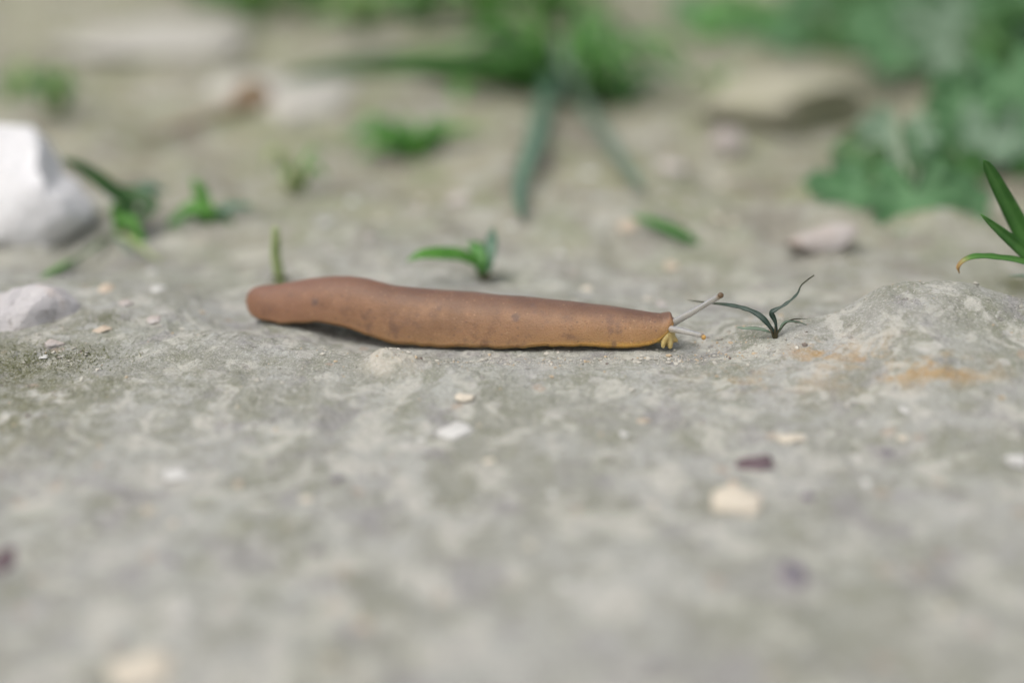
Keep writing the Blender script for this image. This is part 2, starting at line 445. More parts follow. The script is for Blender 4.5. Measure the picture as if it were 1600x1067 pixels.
def spline(pts, n):
    """Catmull-Rom through the points, n samples."""
    p = np.asarray(pts, float)
    if len(p) == 2: p = np.array([p[0], (p[0] + p[1]) / 2, p[1]])
    q = np.vstack([2 * p[0] - p[1], p, 2 * p[-1] - p[-2]])
    out = []
    for t in np.linspace(0, len(p) - 1, n):
        i = min(int(t), len(p) - 2); u = t - i
        a, b, c, d = q[i], q[i + 1], q[i + 2], q[i + 3]
        out.append(0.5 * (2 * b + (c - a) * u + (2 * a - 5 * b + 4 * c - d) * u * u + (3 * b - a - 3 * c + d) * u ** 3))
    return np.array(out)

def unit(v): return v / (np.linalg.norm(v, axis=-1, keepdims=True) + 1e-9)

def blade_mesh(pts, width, facing=(0, -0.6, 0.8), fold=0.25, thick=0.018, n=18, shape='grass', twist=0.0, wob=0.0):
    """A grass blade: folded ribbon with real thickness; returns verts, faces, attrs (cm)."""
    c = spline(pts, n)
    tan = unit(np.gradient(c, axis=0))
    s = np.linspace(0, 1, n)
    f = np.tile(np.asarray(facing, float), (n, 1))
    side = unit(np.cross(tan, f)); nrm = unit(np.cross(side, tan))
    if twist:
        a = (twist * s)[:, None]
        side, nrm = side * np.cos(a) + nrm * np.sin(a), nrm * np.cos(a) - side * np.sin(a)
    if shape == 'grass': w = np.minimum(1, 0.55 + 2.2 * s) * np.clip(1 - s, 0, 1) ** 0.55
    elif shape == 'leaf': w = np.sin(np.pi * np.clip(0.04 + 0.94 * s, 0, 1)) ** 0.8
    else: w = 1 - 0.75 * s
    w = (np.maximum(w, 0.05) * width / 2)[:, None]
    if wob: w = w * (1 + wob * np.sin(s * 31 + 2 * np.sin(s * 13)))[:, None]
    th = thick / 2
    rows = [c - side * w + nrm * (fold * w), c - side * w * 0.5 + nrm * (fold * w * 0.35 + th), c + nrm * th * 0.6,
            c + side * w * 0.5 + nrm * (fold * w * 0.35 + th), c + side * w + nrm * (fold * w),
            c + side * w * 0.5 + nrm * (fold * w * 0.35 - th), c - nrm * th * 1.6, c - side * w * 0.5 + nrm * (fold * w * 0.35 - th)]
    k = len(rows)
    v = np.stack(rows, 1).reshape(-1, 3)
    F = []
    for i in range(n - 1):
        for j in range(k):
            F.append((i * k + j, i * k + (j + 1) % k, (i + 1) * k + (j + 1) % k, (i + 1) * k + j))
    F.append(tuple(range(k - 1, -1, -1))); F.append(tuple((n - 1) * k + j for j in range(k)))
    vein = np.tile([0, 0, 1, 0, 0, 0, 1, 0], n).astype(float) * 0.5
    return v, F, dict(along=np.repeat(s, k), vein=vein)

def blade(par, base, pts, width, mat, name='blade', **kw):
    v, F, a = blade_mesh(pts, width, **kw)
    return mesh_obj(name, v, F, mat, base, par, attrs=a)

def tube_mesh(pts, radii, n=16, k=12, wob=0.0, seed=0):
    c = spline(pts, n)
    r = np.interp(np.linspace(0, 1, n), np.linspace(0, 1, len(radii)), radii)
    tan = unit(np.gradient(c, axis=0))
    up = np.tile([0.0, 0.0, 1.0], (n, 1))
    up[np.abs(tan[:, 2]) > 0.93] = (0, 1, 0)
    a = unit(np.cross(tan, up)); b = unit(np.cross(a, tan))
    V = []; vein = []
    for i in range(n):
        for j in range(k):
            t = 2 * math.pi * j / k
            V.append(c[i] + r[i] * (a[i] * math.cos(t) + b[i] * math.sin(t))); vein.append(max(0.0, math.sin(t)) ** 6)
    V = np.array(V)
    if wob: V = V + wob * np.stack([vnoise(V[:, 0] * 6, V[:, 1] * 6, V[:, 2] * 6, seed=seed + q) for q in range(3)], 1)
    F = [(i * k + j, i * k + (j + 1) % k, (i + 1) * k + (j + 1) % k, (i + 1) * k + j) for i in range(n - 1) for j in range(k)]
    V = np.vstack([V, c[0] - tan[0] * r[0] * 0.6, c[-1] + tan[-1] * r[-1] * 0.6])
    F += [(j, len(V) - 2, (j + 1) % k)[::-1] for j in range(k)] + [((n - 1) * k + j, (n - 1) * k + (j + 1) % k, len(V) - 1) for j in range(k)]
    return V, F, dict(along=np.append(np.repeat(np.linspace(0, 1, n), k), [0, 1]), vein=np.append(vein, [0, 0]))

def tube(par, base, name, pts, radii, mat, **kw):
    v, F, a = tube_mesh(pts, radii, **kw)
    return mesh_obj(name, v, F, mat, base, par, attrs=a)

def ico(sub):
    bm = bmesh.new(); bmesh.ops.create_icosphere(bm, subdivisions=sub, radius=1.0)
    v = np.array([x.co[:] for x in bm.verts]); f = [tuple(y.index for y in x.verts) for x in bm.faces]
    bm.free(); return v, f
ICO = {s: ico(s) for s in (1, 2, 3, 4, 5)}

def stone_verts(size, seed, sub=4, cuts=9, rough=0.06):
    """Irregular broken stone: a sphere cut by random planes, then roughened. size = half extents (cm)."""
    v, f = ICO[sub]; v = v.copy()
    rs = np.random.RandomState(seed)
    for _ in range(cuts):
        n = unit(rs.normal(size=3)); d = rs.uniform(0.45, 0.85)
        e = v @ n - d
        v = v - np.clip(e, 0, None)[:, None] * n * 0.93
    rad = 1 + rough * fbm(v[:, 0] * 2.2 + seed, v[:, 1] * 2.2, v[:, 2] * 2.2, seed=seed, octv=4)
    v = v * rad[:, None]
    v = v / np.abs(v).max(0)
    return v * np.asarray(size), f

def stone(name, base, size, mat, seed, label, cat='stone', group=None, rot=0.0, sub=4, cuts=9, rough=0.06, sink=0.25, smooth=True):
    v, f = stone_verts(size, seed, sub, cuts, rough)
    c, s = math.cos(rot), math.sin(rot)
    v = np.stack([v[:, 0] * c - v[:, 1] * s, v[:, 0] * s + v[:, 1] * c, v[:, 2]], 1)
    v[:, 2] += size[2] * (1 - 2 * sink)
    return tag(mesh_obj(name, v + np.asarray(base), f, mat, base, smooth=smooth), label, cat, group)

def outline_stone(name, outline, y, depth, mat, seed, label, rough=0.05, sub=5, cat='stone', lean=0.0):
    """A stone whose front profile follows an outline; it stands at world depth y and is 2*depth thick."""
    pts = np.array([at_y(px, py, y) for px, py in outline])
    c = pts.mean(0)
    a = np.arctan2(pts[:, 2] - c[2], pts[:, 0] - c[0]); r = np.hypot(pts[:, 2] - c[2], pts[:, 0] - c[0])
    o = np.argsort(a); a, r = a[o], r[o]
    a = np.concatenate([a - 2 * math.pi, a, a + 2 * math.pi]); r = np.tile(r, 3)
    v, f = ICO[sub]; v = v.copy()
    rs = np.random.RandomState(seed)
    for _ in range(7):
        n = unit(rs.normal(size=3) * (0.5, 1, 0.6)); e = v @ n - rs.uniform(0.6, 0.85)
        v = v - np.clip(e, 0, None)[:, None] * n * 0.9
    th = np.arctan2(v[:, 2], v[:, 0]); R = np.interp(th, a, r)
    q = np.hypot(v[:, 0], v[:, 2])
    qs = q ** 0.8
    w = np.stack([np.cos(th) * R * qs, v[:, 1] * depth, np.sin(th) * R * qs], 1)
    nn = fbm(w[:, 0] * 0.9 + seed, w[:, 1] * 0.9, w[:, 2] * 0.9, seed=seed, octv=5)
    w = w * (1 + rough * nn)[:, None]
    for _ in range(30):                      # broken facets
        n = unit(rs.normal(size=3)); sup = (w @ n).max(); e = w @ n - sup * rs.uniform(0.86, 0.97)
        w = w - np.clip(e, 0, None)[:, None] * n * 0.95
    w = w + 0.045 * np.stack([fbm(w[:, 0] * 1.8, w[:, 1] * 1.8, w[:, 2] * 1.8, seed=seed + q, octv=3) for q in range(3)], 1)
    w[:, 1] += lean * w[:, 2]
    w = w + c
    base = np.array([c[0], y, w[:, 2].min()])
    return tag(mesh_obj(name, w, f, mat, base), label, cat)

def lobed_leaf(par, base, centre, radius, normal, heading, mat, seed=0, lobes=7, depth=0.22, cup=0.18, name='leaf', aspect=1.0):
    """A rounded, palmately lobed, scalloped leaf with raised veins and real thickness."""
    rs = np.random.RandomState(seed)
    n = unit(np.asarray(normal, float)); h = np.asarray(heading, float); h = unit(h - n * (h @ n)); s = np.cross(n, h)
    na, nr = 84, 9
    th = np.linspace(-math.pi, math.pi, na, endpoint=False)
    span = 2 * math.pi * 0.93
    ph = (th + span / 2) / span * lobes
    lobe = np.abs(np.sin(np.clip(ph, 0, lobes) * math.pi)) ** 0.6
    notch = sstep(math.pi, math.pi * 0.8, np.abs(th))
    R = radius * (0.30 + 0.70 * notch) * (1 - depth + depth * lobe) * (1 + 0.045 * np.sin(th * lobes * 3) + 0.05 * vnoise(th * 2, th * 0 + seed, seed=seed))
    R = R * (1 + 0.12 * np.cos(th))
    V = []; vein = []; al = []
    va = (np.arange(lobes) + 0.5) / lobes * span - span / 2
    ph0 = rs.uniform(0, 6)
    for side in (1, -1):
        for i in range(1, nr + 1):
            q = i / nr
            r = R * q
            vd = np.min(np.abs(th[:, None] - va[None, :]), 1)
            vn = np.exp(-(vd * q * 7) ** 2)
            z = radius * (cup * q * q - 0.10 * q * vn * 0.6 + 0.08 * q * q * np.sin(2 * th + ph0) + 0.035 * q * np.sin(th * lobes * 2 + ph0) * q) + side * 0.012
            p = np.asarray(centre) + h * (r * np.cos(th))[:, None] + s * (r * np.sin(th) * aspect)[:, None] + n * z[:, None]
            V.append(p); vein.append(vn * (1.1 - 0.7 * q)); al.append(np.full(na, q * 0.5))
    V = np.vstack(V); vein = np.concatenate(vein); al = np.concatenate(al)
    m = len(V)
    V = np.vstack([V, np.asarray(centre) + n * 0.012, np.asarray(centre) - n * 0.012]); vein = np.append(vein, [1, 1]); al = np.append(al, [0, 0])
    F = []
    half = na * nr
    for sd in (0, 1):
        o = sd * half
        for i in range(nr - 1):
            for j in range(na):
                f = (o + i * na + j, o + (i + 1) * na + j, o + (i + 1) * na + (j + 1) % na, o + i * na + (j + 1) % na)
                F.append(f if sd == 0 else f[::-1])
        for j in range(na):
            f = (m + sd, o + j, o + (j + 1) % na); F.append(f if sd == 0 else f[::-1])
    for j in range(na):
        F.append((half - na + j, half - na + (j + 1) % na, 2 * half - na + (j + 1) % na, 2 * half - na + j)[::-1])
    return mesh_obj(name, V, F, mat, base, par, attrs=dict(vein=vein, along=al))

# ------------------------------------------------------------------ the ground
def axis(lo, a, b, hi, step, grow):
    mid = list(np.arange(a, b + 1e-6, step))
    l, d, x = [], step, a
    while x > lo: d *= grow; x -= d; l.append(x)
    r, d, x = [], step, b
    while x < hi: d *= grow; x += d; r.append(x)
    return np.array(l[::-1] + mid + r)

gx = axis(-2500, -11.0, 11.0, 2500, 0.042, 1.045)
gy = axis(-400, -3.6, 4.2, 6000, 0.036, 1.024)
X, Y = np.meshgrid(gx, gy)
Z = ground_h(X.ravel(), Y.ravel())
xf, yf = X.ravel(), Y.ravel()
nx, ny = len(gx), len(gy)
gv = np.stack([xf, yf, Z], 1) * CM
idx = np.arange(nx * ny).reshape(ny, nx)
quads = np.stack([idx[:-1, :-1], idx[:-1, 1:], idx[1:, 1:], idx[1:, :-1]], -1).reshape(-1, 4)
me = bpy.data.meshes.new('ground')
me.vertices.add(len(gv)); me.vertices.foreach_set('co', gv.ravel().astype(np.float32))
me.loops.add(quads.size); me.loops.foreach_set('vertex_index', quads.ravel().astype(np.int32))
me.polygons.add(len(quads))
me.polygons.foreach_set('loop_start', np.arange(0, quads.size, 4, dtype=np.int32))
me.polygons.foreach_set('loop_total', np.full(len(quads), 4, np.int32))
me.update(calc_edges=True)
me.polygons.foreach_set('use_smooth', np.ones(len(quads), bool))
def blob(px, py, rx, ry, pw=2):
    p = on_ground(px, py)
    return np.exp(-((np.abs(xf - p[0]) / rx) ** 2 + (np.abs(yf - p[1]) / ry) ** 2) ** (pw / 2))
wob = 0.4 * fbm(xf * 1.3, yf * 1.3, seed=90, octv=3)
lich = blob(1285, 548, 0.5, 0.45) + blob(1450, 572, 1.2, 0.38, 3) + blob(1370, 560, 0.5, 0.4) + 0.5 * blob(1150, 590, 0.7, 0.5) + 0.35 * blob(1260, 590, 0.5, 0.6)
moss_and_shade = 0.6 * blob(20, 560, 1.5, 1.1) + 0.6 * blob(-60, 650, 1.8, 1.6) + 0.8 * blob(1585, 452, 0.7, 0.9) + 0.35 * blob(200, 600, 2.2, 0.8) + 0.5 * blob(150, 505, 0.8, 0.6) + 0.5 * blob(1285, 480, 0.8, 1.2) + 0.4 * blob(1340, 420, 1.2, 2) + 0.4 * blob(10, 680, 1.2, 1.5) + blob(1570, 255, 5, 3) + blob(1470, 140, 5, 5) + blob(1600, 120, 8, 6) + 0.8 * blob(1400, 255, 2.2, 2) + blob(1400, 40, 14, 12)  # moss; the blobs under the right-hand weeds paint shade between their leaves
n1 = fbm(xf * 0.22, yf * 0.22, seed=3, octv=3)
dirtm = sstep(1.0, 13, yf - (0.9 - 0.16 * np.clip(xf, -9, 6) + 0.35 * n1) + wob) * 0.9 + 0.12
ca = me.color_attributes.new('stain', 'FLOAT_COLOR', 'POINT')
ca.data.foreach_set('color', np.stack([np.clip(lich, 0, 1), np.clip(moss_and_shade, 0, 1), np.clip(dirtm, 0, 1), np.ones_like(xf)], 1).ravel().astype(np.float32))
pa = me.attributes.new('pale', 'FLOAT', 'POINT')
pale = np.exp(-(np.hypot((xf + 2.18) / 0.6, (yf + 0.66) / 0.6)) ** 4) * 0.9 + 0.8 * blob(1400, 458, 0.9, 0.6)
pa.data.foreach_set('value', np.clip(pale, 0, 1).astype(np.float32))
me.materials.append(M['ground'])
ground = bpy.data.objects.new('ground', me); COL.objects.link(ground)
tag(ground, 'weathered grey rock slab running back into pale dirt', 'ground', kind='structure')

# ------------------------------------------------------------------ the slug
def make_slug():
    tx, tp = np.array(SLUG_TOP).T; bx, bp = np.array(SLUG_BOT).T
    # stations denser at both ends
    u = np.linspace(0, 1, 260)
    s = 0.5 - 0.5 * np.cos(math.pi * u); s = 0.55 * u + 0.45 * s
    pxs = 385 + s * (1051 - 385)
    t, ycen, w = slug_line(pxs)
    nd, nu = 56, 16
    V = []; rim = []; al = []
    st, ct = math.sin(PITCH), math.cos(PITCH)
    for i, px in enumerate(pxs):
        yb, yt = np.interp(px, bx, bp), np.interp(px, tx, tp)
        yc, ww = ycen[i], w[i]
        B = at_y(px, yb, yc - ww)
        # solve the back height so that the silhouette reaches the top outline
        lo, hi = 0.02, 2.0
        ph = np.linspace(0, math.pi, nd)
        cy, sz = -np.cos(ph), np.sin(ph) ** 0.86
        for _ in range(24):
            hh = (lo + hi) / 2
            yy = yc + ww * cy; zz = B[2] + hh * sz
            k = (yy - CAM[1]) * ct + (CAM[2] - zz) * st
            ey = 533.5 - FPX * ((yy - CAM[1]) * st + (zz - CAM[2]) * ct) / k
            if ey.min() > yt: lo = hh
            else: hi = hh
        x = at_y(px, (yb + yt) / 2, yc)[0]
        lift = 0.10 * min(1, hh / 0.5)
        for p in ph:
            V.append((x, yc - ww * math.cos(p), B[2] + hh * math.sin(p) ** 0.86)); rim.append(1 - math.sin(p) ** 0.86); al.append(t[i])
        pu = np.linspace(math.pi, 0, nu + 2)[1:-1]
        for p in pu:                       # underside: thin skirt, then the sole
            c = math.cos(p)
            e = 1 - abs(c)
            V.append((x, yc - ww * c, B[2] + lift * min(1, e * 5) * (1 if e < 0.45 else 0.2) - (0.02 if e > 0.45 else 0)))
            rim.append(1.0); al.append(t[i])
    V = np.array(V); k = nd + nu
    N = len(pxs)
    # skin relief and the wavy skirt edge
    G = V.reshape(N, k, 3)
    cen = G.mean(1, keepdims=True)
    out = unit((G - cen) * np.array([0.2, 1, 1]))
    rel = 0.010 * fbm(V[:, 0] * 1.6, V[:, 1] * 2.2, V[:, 2] * 2.2, seed=5, octv=3) + 0.0025 * fbm(V[:, 0] * 9, V[:, 1] * 9, V[:, 2] * 9, seed=15, octv=2)
    rel = rel.reshape(N, k) * np.minimum(1, np.minimum(t, 1 - t) * 30)[:, None]
    rimg = np.array(rim).reshape(N, k)
    rel[:, nd:] *= 0.2
    edge = (rimg > 0.9)
    G = G + out * rel[:, :, None]
    G[:, :, 2] += edge * (0.012 * vnoise(t * 60, t * 0, seed=4) + 0.010 * vnoise(t * 23, t * 0, seed=6))[:, None]
    V = G.reshape(-1, 3)
    F = [(i * k + j, (i + 1) * k + j, (i + 1) * k + (j + 1) % k, i * k + (j + 1) % k) for i in range(N - 1) for j in range(k)]
    a, b = G[0].mean(0) - (0.03, 0, 0), G[-1].mean(0) + (0.05, 0, 0)
    V = np.vstack([V, a, b]); rim += [0.3, 0.3]; al += [0, 1]
    F += [(j, (j + 1) % k, len(V) - 2) for j in range(k)] + [((N - 1) * k + j, len(V) - 1, (N - 1) * k + (j + 1) % k) for j in range(k)]
    base = np.array([V[:, 0].mean(), 0.9, gz(0, 0.5)])
    r = root('slug', base, 'long brown slug with an orange skirt edge crawling over the grey rock', 'slug')
    mesh_obj('body', V, F, M['slug'], base, r, attrs=dict(rim=rim, along=al))
    # head and mouth flesh below the hood
    y0 = 0.12
    parts = [tube_mesh([at_y(1005, 527, y0 + .15), at_y(1028, 521, y0 + .05), at_y(1040, 521, y0), at_y(1046, 528, y0), at_y(1043, 539, y0 - .04)], [0.14, 0.19, 0.17, 0.13, 0.07], n=26, k=22),
             tube_mesh([at_y(1042, 524, 0.02), at_y(1037, 535, -0.03), at_y(1036, 543, -0.05)], [0.08, 0.06, 0.035], n=14),
             tube_mesh([at_y(1044, 524, 0.04), at_y(1047, 536, 0.0), at_y(1047, 544, -0.02)], [0.08, 0.06, 0.04], n=14),
             tube_mesh([at_y(1046, 524, 0.08), at_y(1054, 530, 0.06), at_y(1058, 533, 0.05)], [0.08, 0.055, 0.035], n=14)]
    hv, hf, off = [], [], 0
    for v_, f_, _ in parts:
        hv.append(v_); hf += [tuple(i + off for i in q) for q in f_]; off += len(v_)
    ho = mesh_obj('head', np.vstack(hv), hf, M['flesh'], base, r)
    md = ho.modifiers.new('join', 'REMESH'); md.mode = 'VOXEL'; md.voxel_size = 0.00013; md.use_smooth_shade = True
    md = ho.modifiers.new('soften', 'SMOOTH'); md.factor = 0.5; md.iterations = 7
    # the two eye stalks
    a = tube(r, base, 'eye_stalk', [at_y(1040, 512, 0.30), at_y(1053, 504, 0.14), at_y(1090, 483, -0.02), at_y(1124, 463, -0.2)], [0.075, 0.074, 0.056, 0.048], M['tentacle'], n=30, wob=0.006)
    v, f = ICO[3]; p = at_y(1126, 461.5, -0.21)
    mesh_obj('eye', v * (0.058, 0.055, 0.056) + p, f, M['eye'], base, a)
    b = tube(r, base, 'eye_stalk', [at_y(1034, 511, 0.25), at_y(1048, 514, 0.02), at_y(1075, 519, -0.3), at_y(1098, 525, -0.55)], [0.07, 0.066, 0.052, 0.042], M['tentacle'], n=30, wob=0.006)
    p = at_y(1099.5, 527, -0.56)
    mesh_obj('eye', v * (0.046, 0.042, 0.05) + p, f, M['amber'], base, b)
make_slug()

# ------------------------------------------------------------------ stones
outline_stone('white_stone', [(-150, 392), (-170, 290), (-110, 215), (-40, 192), (20, 196), (62, 202), (92, 240), (108, 280), (140, 296), (153, 322), (150, 355), (122, 378), (40, 388), (-60, 394)],
              9.0, 1.5, M['white_stone'], 4, 'large angular white stone on the dirt beside a green weed', rough=0.07)
outline_stone('limestone_rock', [(-110, 556), (-125, 505), (-50, 478), (0, 464), (38, 453), (85, 448), (112, 456), (132, 475), (148, 500), (138, 525), (95, 540), (30, 548), (-40, 556)],
              1.9, 0.9, M['grey_stone'], 7, 'pale greyish rock with chipped facets standing behind a mossy patch', rough=0.10)
p = on_ground(1280, 388); stone('pink_pebble', p, (0.98, 0.6, 0.46), M['pink_stone'], 11, 'pinkish white stone lying in front of a lobed leaf', rot=0.15, sink=0.34, cuts=6)
p = on_ground(1232, 214); stone('boulder', p + (0, 1.9, 0), (2.9, 2.6, 1.3), M['tan_stone'], 29, 'tan mossy boulder with a dark hollow under its front edge', rot=-0.1, sub=5, cuts=6, sink=0.2)
p = on_ground(395, 180); stone('flat_stone', p + (0, 3.5, 0), (3.2, 4.8, 0.5), M['pale_stone'], 31, 'broad pale flat stone beyond the brown twig', rot=0.2, sub=5, sink=0.40)
p = on_ground(1130, 235); stone('stone', p, (0.7, 0.6, 0.45), M['pink_stone'], 33, 'small beige stone at the corner of the tan boulder', sub=3)
p = on_ground(1310, 180); stone('stone', p + (0, 1, 0), (1.0, 1.0, 0.8), M['tan_stone'], 37, 'small tan stone between the boulder and the leaves', sub=3)
p = on_ground(250, 60); stone('flat_stone', p, (4.5, 5.0, 0.45), M['pale_stone'], 39, 'wide pale slab far behind, barely rising from the dirt', sub=5, sink=0.43)

def chip(px, py, wpx, hpx, mat, seed, label, name='pebble', group=None, flat=0.35, rot=0.0, cuts=10):
    p = on_ground(px, py); k = px_per_cm(p)
    a = wpx / k / 2
    b = max(hpx / k / 2 / 0.55, 0.03)
    return stone(name, p, (a, b, max(0.02, min(a, b) * flat)), M[mat], seed, label, 'pebble', group, rot, sub=3, cuts=cuts, rough=0.16, sink=0.5)
chip(706, 676, 72, 46, 'white_chip', 3, 'flat white stone chip set in the rock below the slug', 'stone_chip', flat=0.22)
chip(1150, 786, 84, 60, 'cream_pebble', 5, 'rounded cream pebble on the bare rock, near a dark purple chip', flat=0.3, cuts=3)
chip(1180, 724, 66, 26, 'purple_chip', 6, 'dark purple chip behind the cream pebble', 'stone_chip')
chip(1240, 898, 56, 34, 'slate_chip', 8, 'slate grey chip on bare rock below the cream pebble', 'stone_chip', flat=0.2)
chip(8, 874, 40, 44, 'purple_chip', 9, 'blackish purple pebble alone on the blurred rock', cuts=4)
chip(1592, 719, 52, 34, 'white_chip', 12, 'bright white chip alone on the rock below the orange lichen', 'stone_chip')
chip(225, 1046, 120, 60, 'cream_pebble', 14, 'large peach cream pebble sunk in the near rock', flat=0.2, cuts=3)
chip(1238, 684, 70, 20, 'cream_pebble', 15, 'thin pale sliver of stone behind the purple chip', 'stone_sliver', rot=0.35)
chip(278, 742, 52, 34, 'white_chip', 16, 'small pale chip beside two rusty specks', 'stone_chip', flat=0.2)
chip(730, 622, 40, 16, 'cream_pebble', 17, 'creamy stone chip with a yellow green speck below the slug', 'stone_chip', flat=0.3)
chip(1385, 702, 24, 18, 'slate_chip', 18, 'dark grey speck of stone below the orange lichen', 'stone_chip')
chip(1035, 475, 24, 16, 'pink_stone', 20, 'pale blurred crumb behind the slug, under the raised eye stalk', 'pebble')
chip(1012, 468, 20, 14, 'cream_pebble', 21, 'pale blurred crumb on the dirt behind the head of the slug', 'pebble')
chip(915, 453, 22, 18, 'cream_pebble', 22, 'cream blurred crumb on the dirt behind the middle of the slug', 'pebble')
chip(1052, 415, 28, 22, 'orange_chip', 24, 'peach blurred pebble behind the raised eye stalk', 'pebble')
chip(980, 352, 34, 30, 'orange_chip', 25, 'peach pebble at the end of the single green leaf', 'pebble')
chip(720, 310, 50, 32, 'pink_stone', 26, 'pinkish pebble on the dirt beyond the seedling', 'pebble')
chip(1050, 262, 70, 42, 'pink_stone', 27, 'pinkish pebble beside the tip of the long grass blade', 'pebble')
chip(165, 452, 28, 26, 'orange_chip', 28, 'peach pebble on the dirt behind the pale greyish rock', 'pebble')
chip(245, 452, 26, 22, 'white_chip', 29, 'whitish crumb on the dirt between rock and slug tail', 'pebble')
chip(160, 515, 36, 16, 'orange_chip', 30, 'beige crumb at the foot of the pale greyish rock', 'pebble')
chip(70, 558, 16, 12, 'white_chip', 32, 'tiny white crumb on the moss', 'pebble')
chip(85, 540, 34, 16, 'pink_stone', 34, 'tan chip leaning at the front of the pale greyish rock', 'stone_chip', flat=0.6)
rs = random.Random(5)
MATS = ['white_chip', 'cream_pebble', 'orange_chip', 'pink_stone']
for i in range(46):
    px, py = rs.uniform(20, 1580), rs.uniform(270, 520)
    if 370 < px < 1230 and py > 410: continue
    if px > 1180: continue
    m = rs.choice(['white_chip', 'cream_pebble', 'pink_stone'])
    chip(px, py, rs.uniform(14, 26), rs.uniform(10, 18), m, 100 + i, 'small pale crumb of stone scattered on the blurred dirt', 'pebble', 'crumbs scattered over the dirt', flat=0.5)
for i in range(30):
    px, py = rs.uniform(20, 1580), rs.uniform(640, 1040)
    m = rs.choice(['white_chip', 'cream_pebble', 'slate_chip', 'orange_chip', 'white_chip'])
    chip(px, py, rs.uniform(12, 30), rs.uniform(8, 16), m, 200 + i, 'little stone crumb lying on the blurred near rock', 'pebble', 'crumbs scattered over the near rock', flat=0.35)

# ------------------------------------------------------------------ grit and moss (uncountable)
def scatter(name, pts, sizes, mat, label, cat, seed, smooth=False, sub=1, squash=0.7):
    v, f = ICO[sub]; f = np.array(f)
    rs = np.random.RandomState(seed)
    V = []; F = []
    for i, (p, s) in enumerate(zip(pts, sizes)):
        d = v * (1 + 0.35 * rs.uniform(-1, 1, size=(len(v), 1))) * (rs.uniform(0.7, 1.3), rs.uniform(0.7, 1.3), squash * rs.uniform(0.6, 1.2)) * s
        V.append(d + p); F.append(f + i * len(v))
    o = mesh_obj(name, np.vstack(V), np.vstack(F), mat, (0, 0, 0), smooth=smooth)
    ca = o.data.color_attributes.new('rnd', 'FLOAT_COLOR', 'POINT')
    ca.data.foreach_set('color', np.repeat(rs.uniform(0, 1, (len(pts), 4)), len(v), axis=0).ravel().astype(np.float32))
    return tag(o, label, cat, kind='stuff')
nr = np.random.RandomState(9)
n = 5000
gxp = nr.uniform(-11, 11, n); gyp = np.concatenate([nr.normal(0.2, 1.3, n // 2), nr.uniform(-5, 12, n - n // 2)])
gsz = np.minimum(0.055, 0.007 * (1 / (1 - nr.uniform(0, 0.985, n))) ** 0.55)
keep = vnoise(gxp * 0.8, gyp * 0.8, seed=77) > -0.25
# a denser trail of crumbs along the slug and at its head
ex = np.concatenate([nr.uniform(-2.5, 5.4, 700), nr.normal(4.1, 0.6, 260)]); ey = np.concatenate([nr.normal(-0.55, 0.16, 700) , nr.normal(0.25, 0.4, 260)])
gxp, gyp = np.concatenate([gxp[keep], ex]), np.concatenate([gyp[keep], ey]); gsz = np.concatenate([gsz[keep], np.minimum(0.05, 0.008 * (1 / (1 - nr.uniform(0, 0.98, 960))) ** 0.5)])
gzv = ground_h(gxp, gyp)
scatter('grit', np.stack([gxp, gyp, gzv + gsz * 0.25], 1), gsz, M['grit'], 'fine pale grit and sand grains strewn over the rock', 'grit', 3)

def moss_patch(pxs, n, seed, label, spread):
    rs = np.random.RandomState(seed)
    V = []; F = []; k = 0
    for px, py, m in pxs:
        c = on_ground(px, py)
        xx, yy = c[0] + rs.normal(size=int(n * m)) * spread[0] * m, c[1] + rs.normal(size=int(n * m)) * spread[1] * m
        zz = ground_h(xx, yy)
        for q in range(int(n * m)):
            x, y = xx[q], yy[q]
            z = float(zz[q]); h = rs.uniform(0.015, 0.06); a = rs.uniform(0, 6.28); t = rs.normal(size=2) * 0.04
            w = rs.uniform(0.006, 0.014)
            dx, dy = math.cos(a) * w, math.sin(a) * w
            V += [(x - dx, y - dy, z - .01), (x + dx, y + dy, z - .01), (x + t[0] - dy, y + t[1] + dx, z + h * 0.6), (x + t[0] * 1.6, y + t[1] * 1.6, z + h)]
            F += [(k, k + 1, k + 2), (k + 1, k + 3, k + 2), (k, k + 2, k + 3), (k, k + 3, k + 1)]; k += 4
    return tag(mesh_obj('moss', V, F, M['moss'], (0, 0, 0), smooth=False), label, 'moss', kind='stuff')
moss_patch([(20, 552, 1.1), (70, 566, 0.8), (-60, 575, 1.2), (130, 560, 0.6), (165, 498, 0.35)], 380, 2, 'low olive moss covering the rock in front of the pale greyish rock', (0.75, 0.42))
moss_patch([(1590, 448, 0.8), (1640, 455, 1.0)], 500, 6, 'low olive moss on the rock hump at the foot of the grass', (0.5, 0.35))

# ------------------------------------------------------------------ grasses, sprouts and weeds
def tuft(name, base, label, cat='grass', group=None): return root(name, base, label, cat, group)

# wilted sprout by the slug's head
b0 = on_ground(1211, 527); yb = b0[1]
r = tuft('wilted_sprout', b0, 'wilted dark green sprout with one zigzag blade beside the head of the slug', 'sprout')
Q = lambda l, y=yb: [at_y(a, b, y + (c if c else 0)) for a, b, c in l]
blade(r, b0, Q([(1211, 522, 0), (1197, 503, 0), (1182, 490, .1), (1160, 481, .3), (1135, 476, .5), (1105, 473, .8), (1074, 469, 1.1)]), 0.115, M['grass_dark'], facing=(0, -0.9, 0.4), fold=0.3, n=30, wob=0.12)
blade(r, b0, Q([(1212, 522, 0), (1212, 505, 0), (1206, 490, 0), (1211, 485, 0), (1226, 477, 0), (1240, 466, 0), (1247, 458, 0), (1252, 446, 0), (1262, 437, 0), (1272, 430, 0)]), 0.095, M['grass_dark'], facing=(0, -0.9, 0.4), fold=0.4, n=44, wob=0.25, twist=1.5)
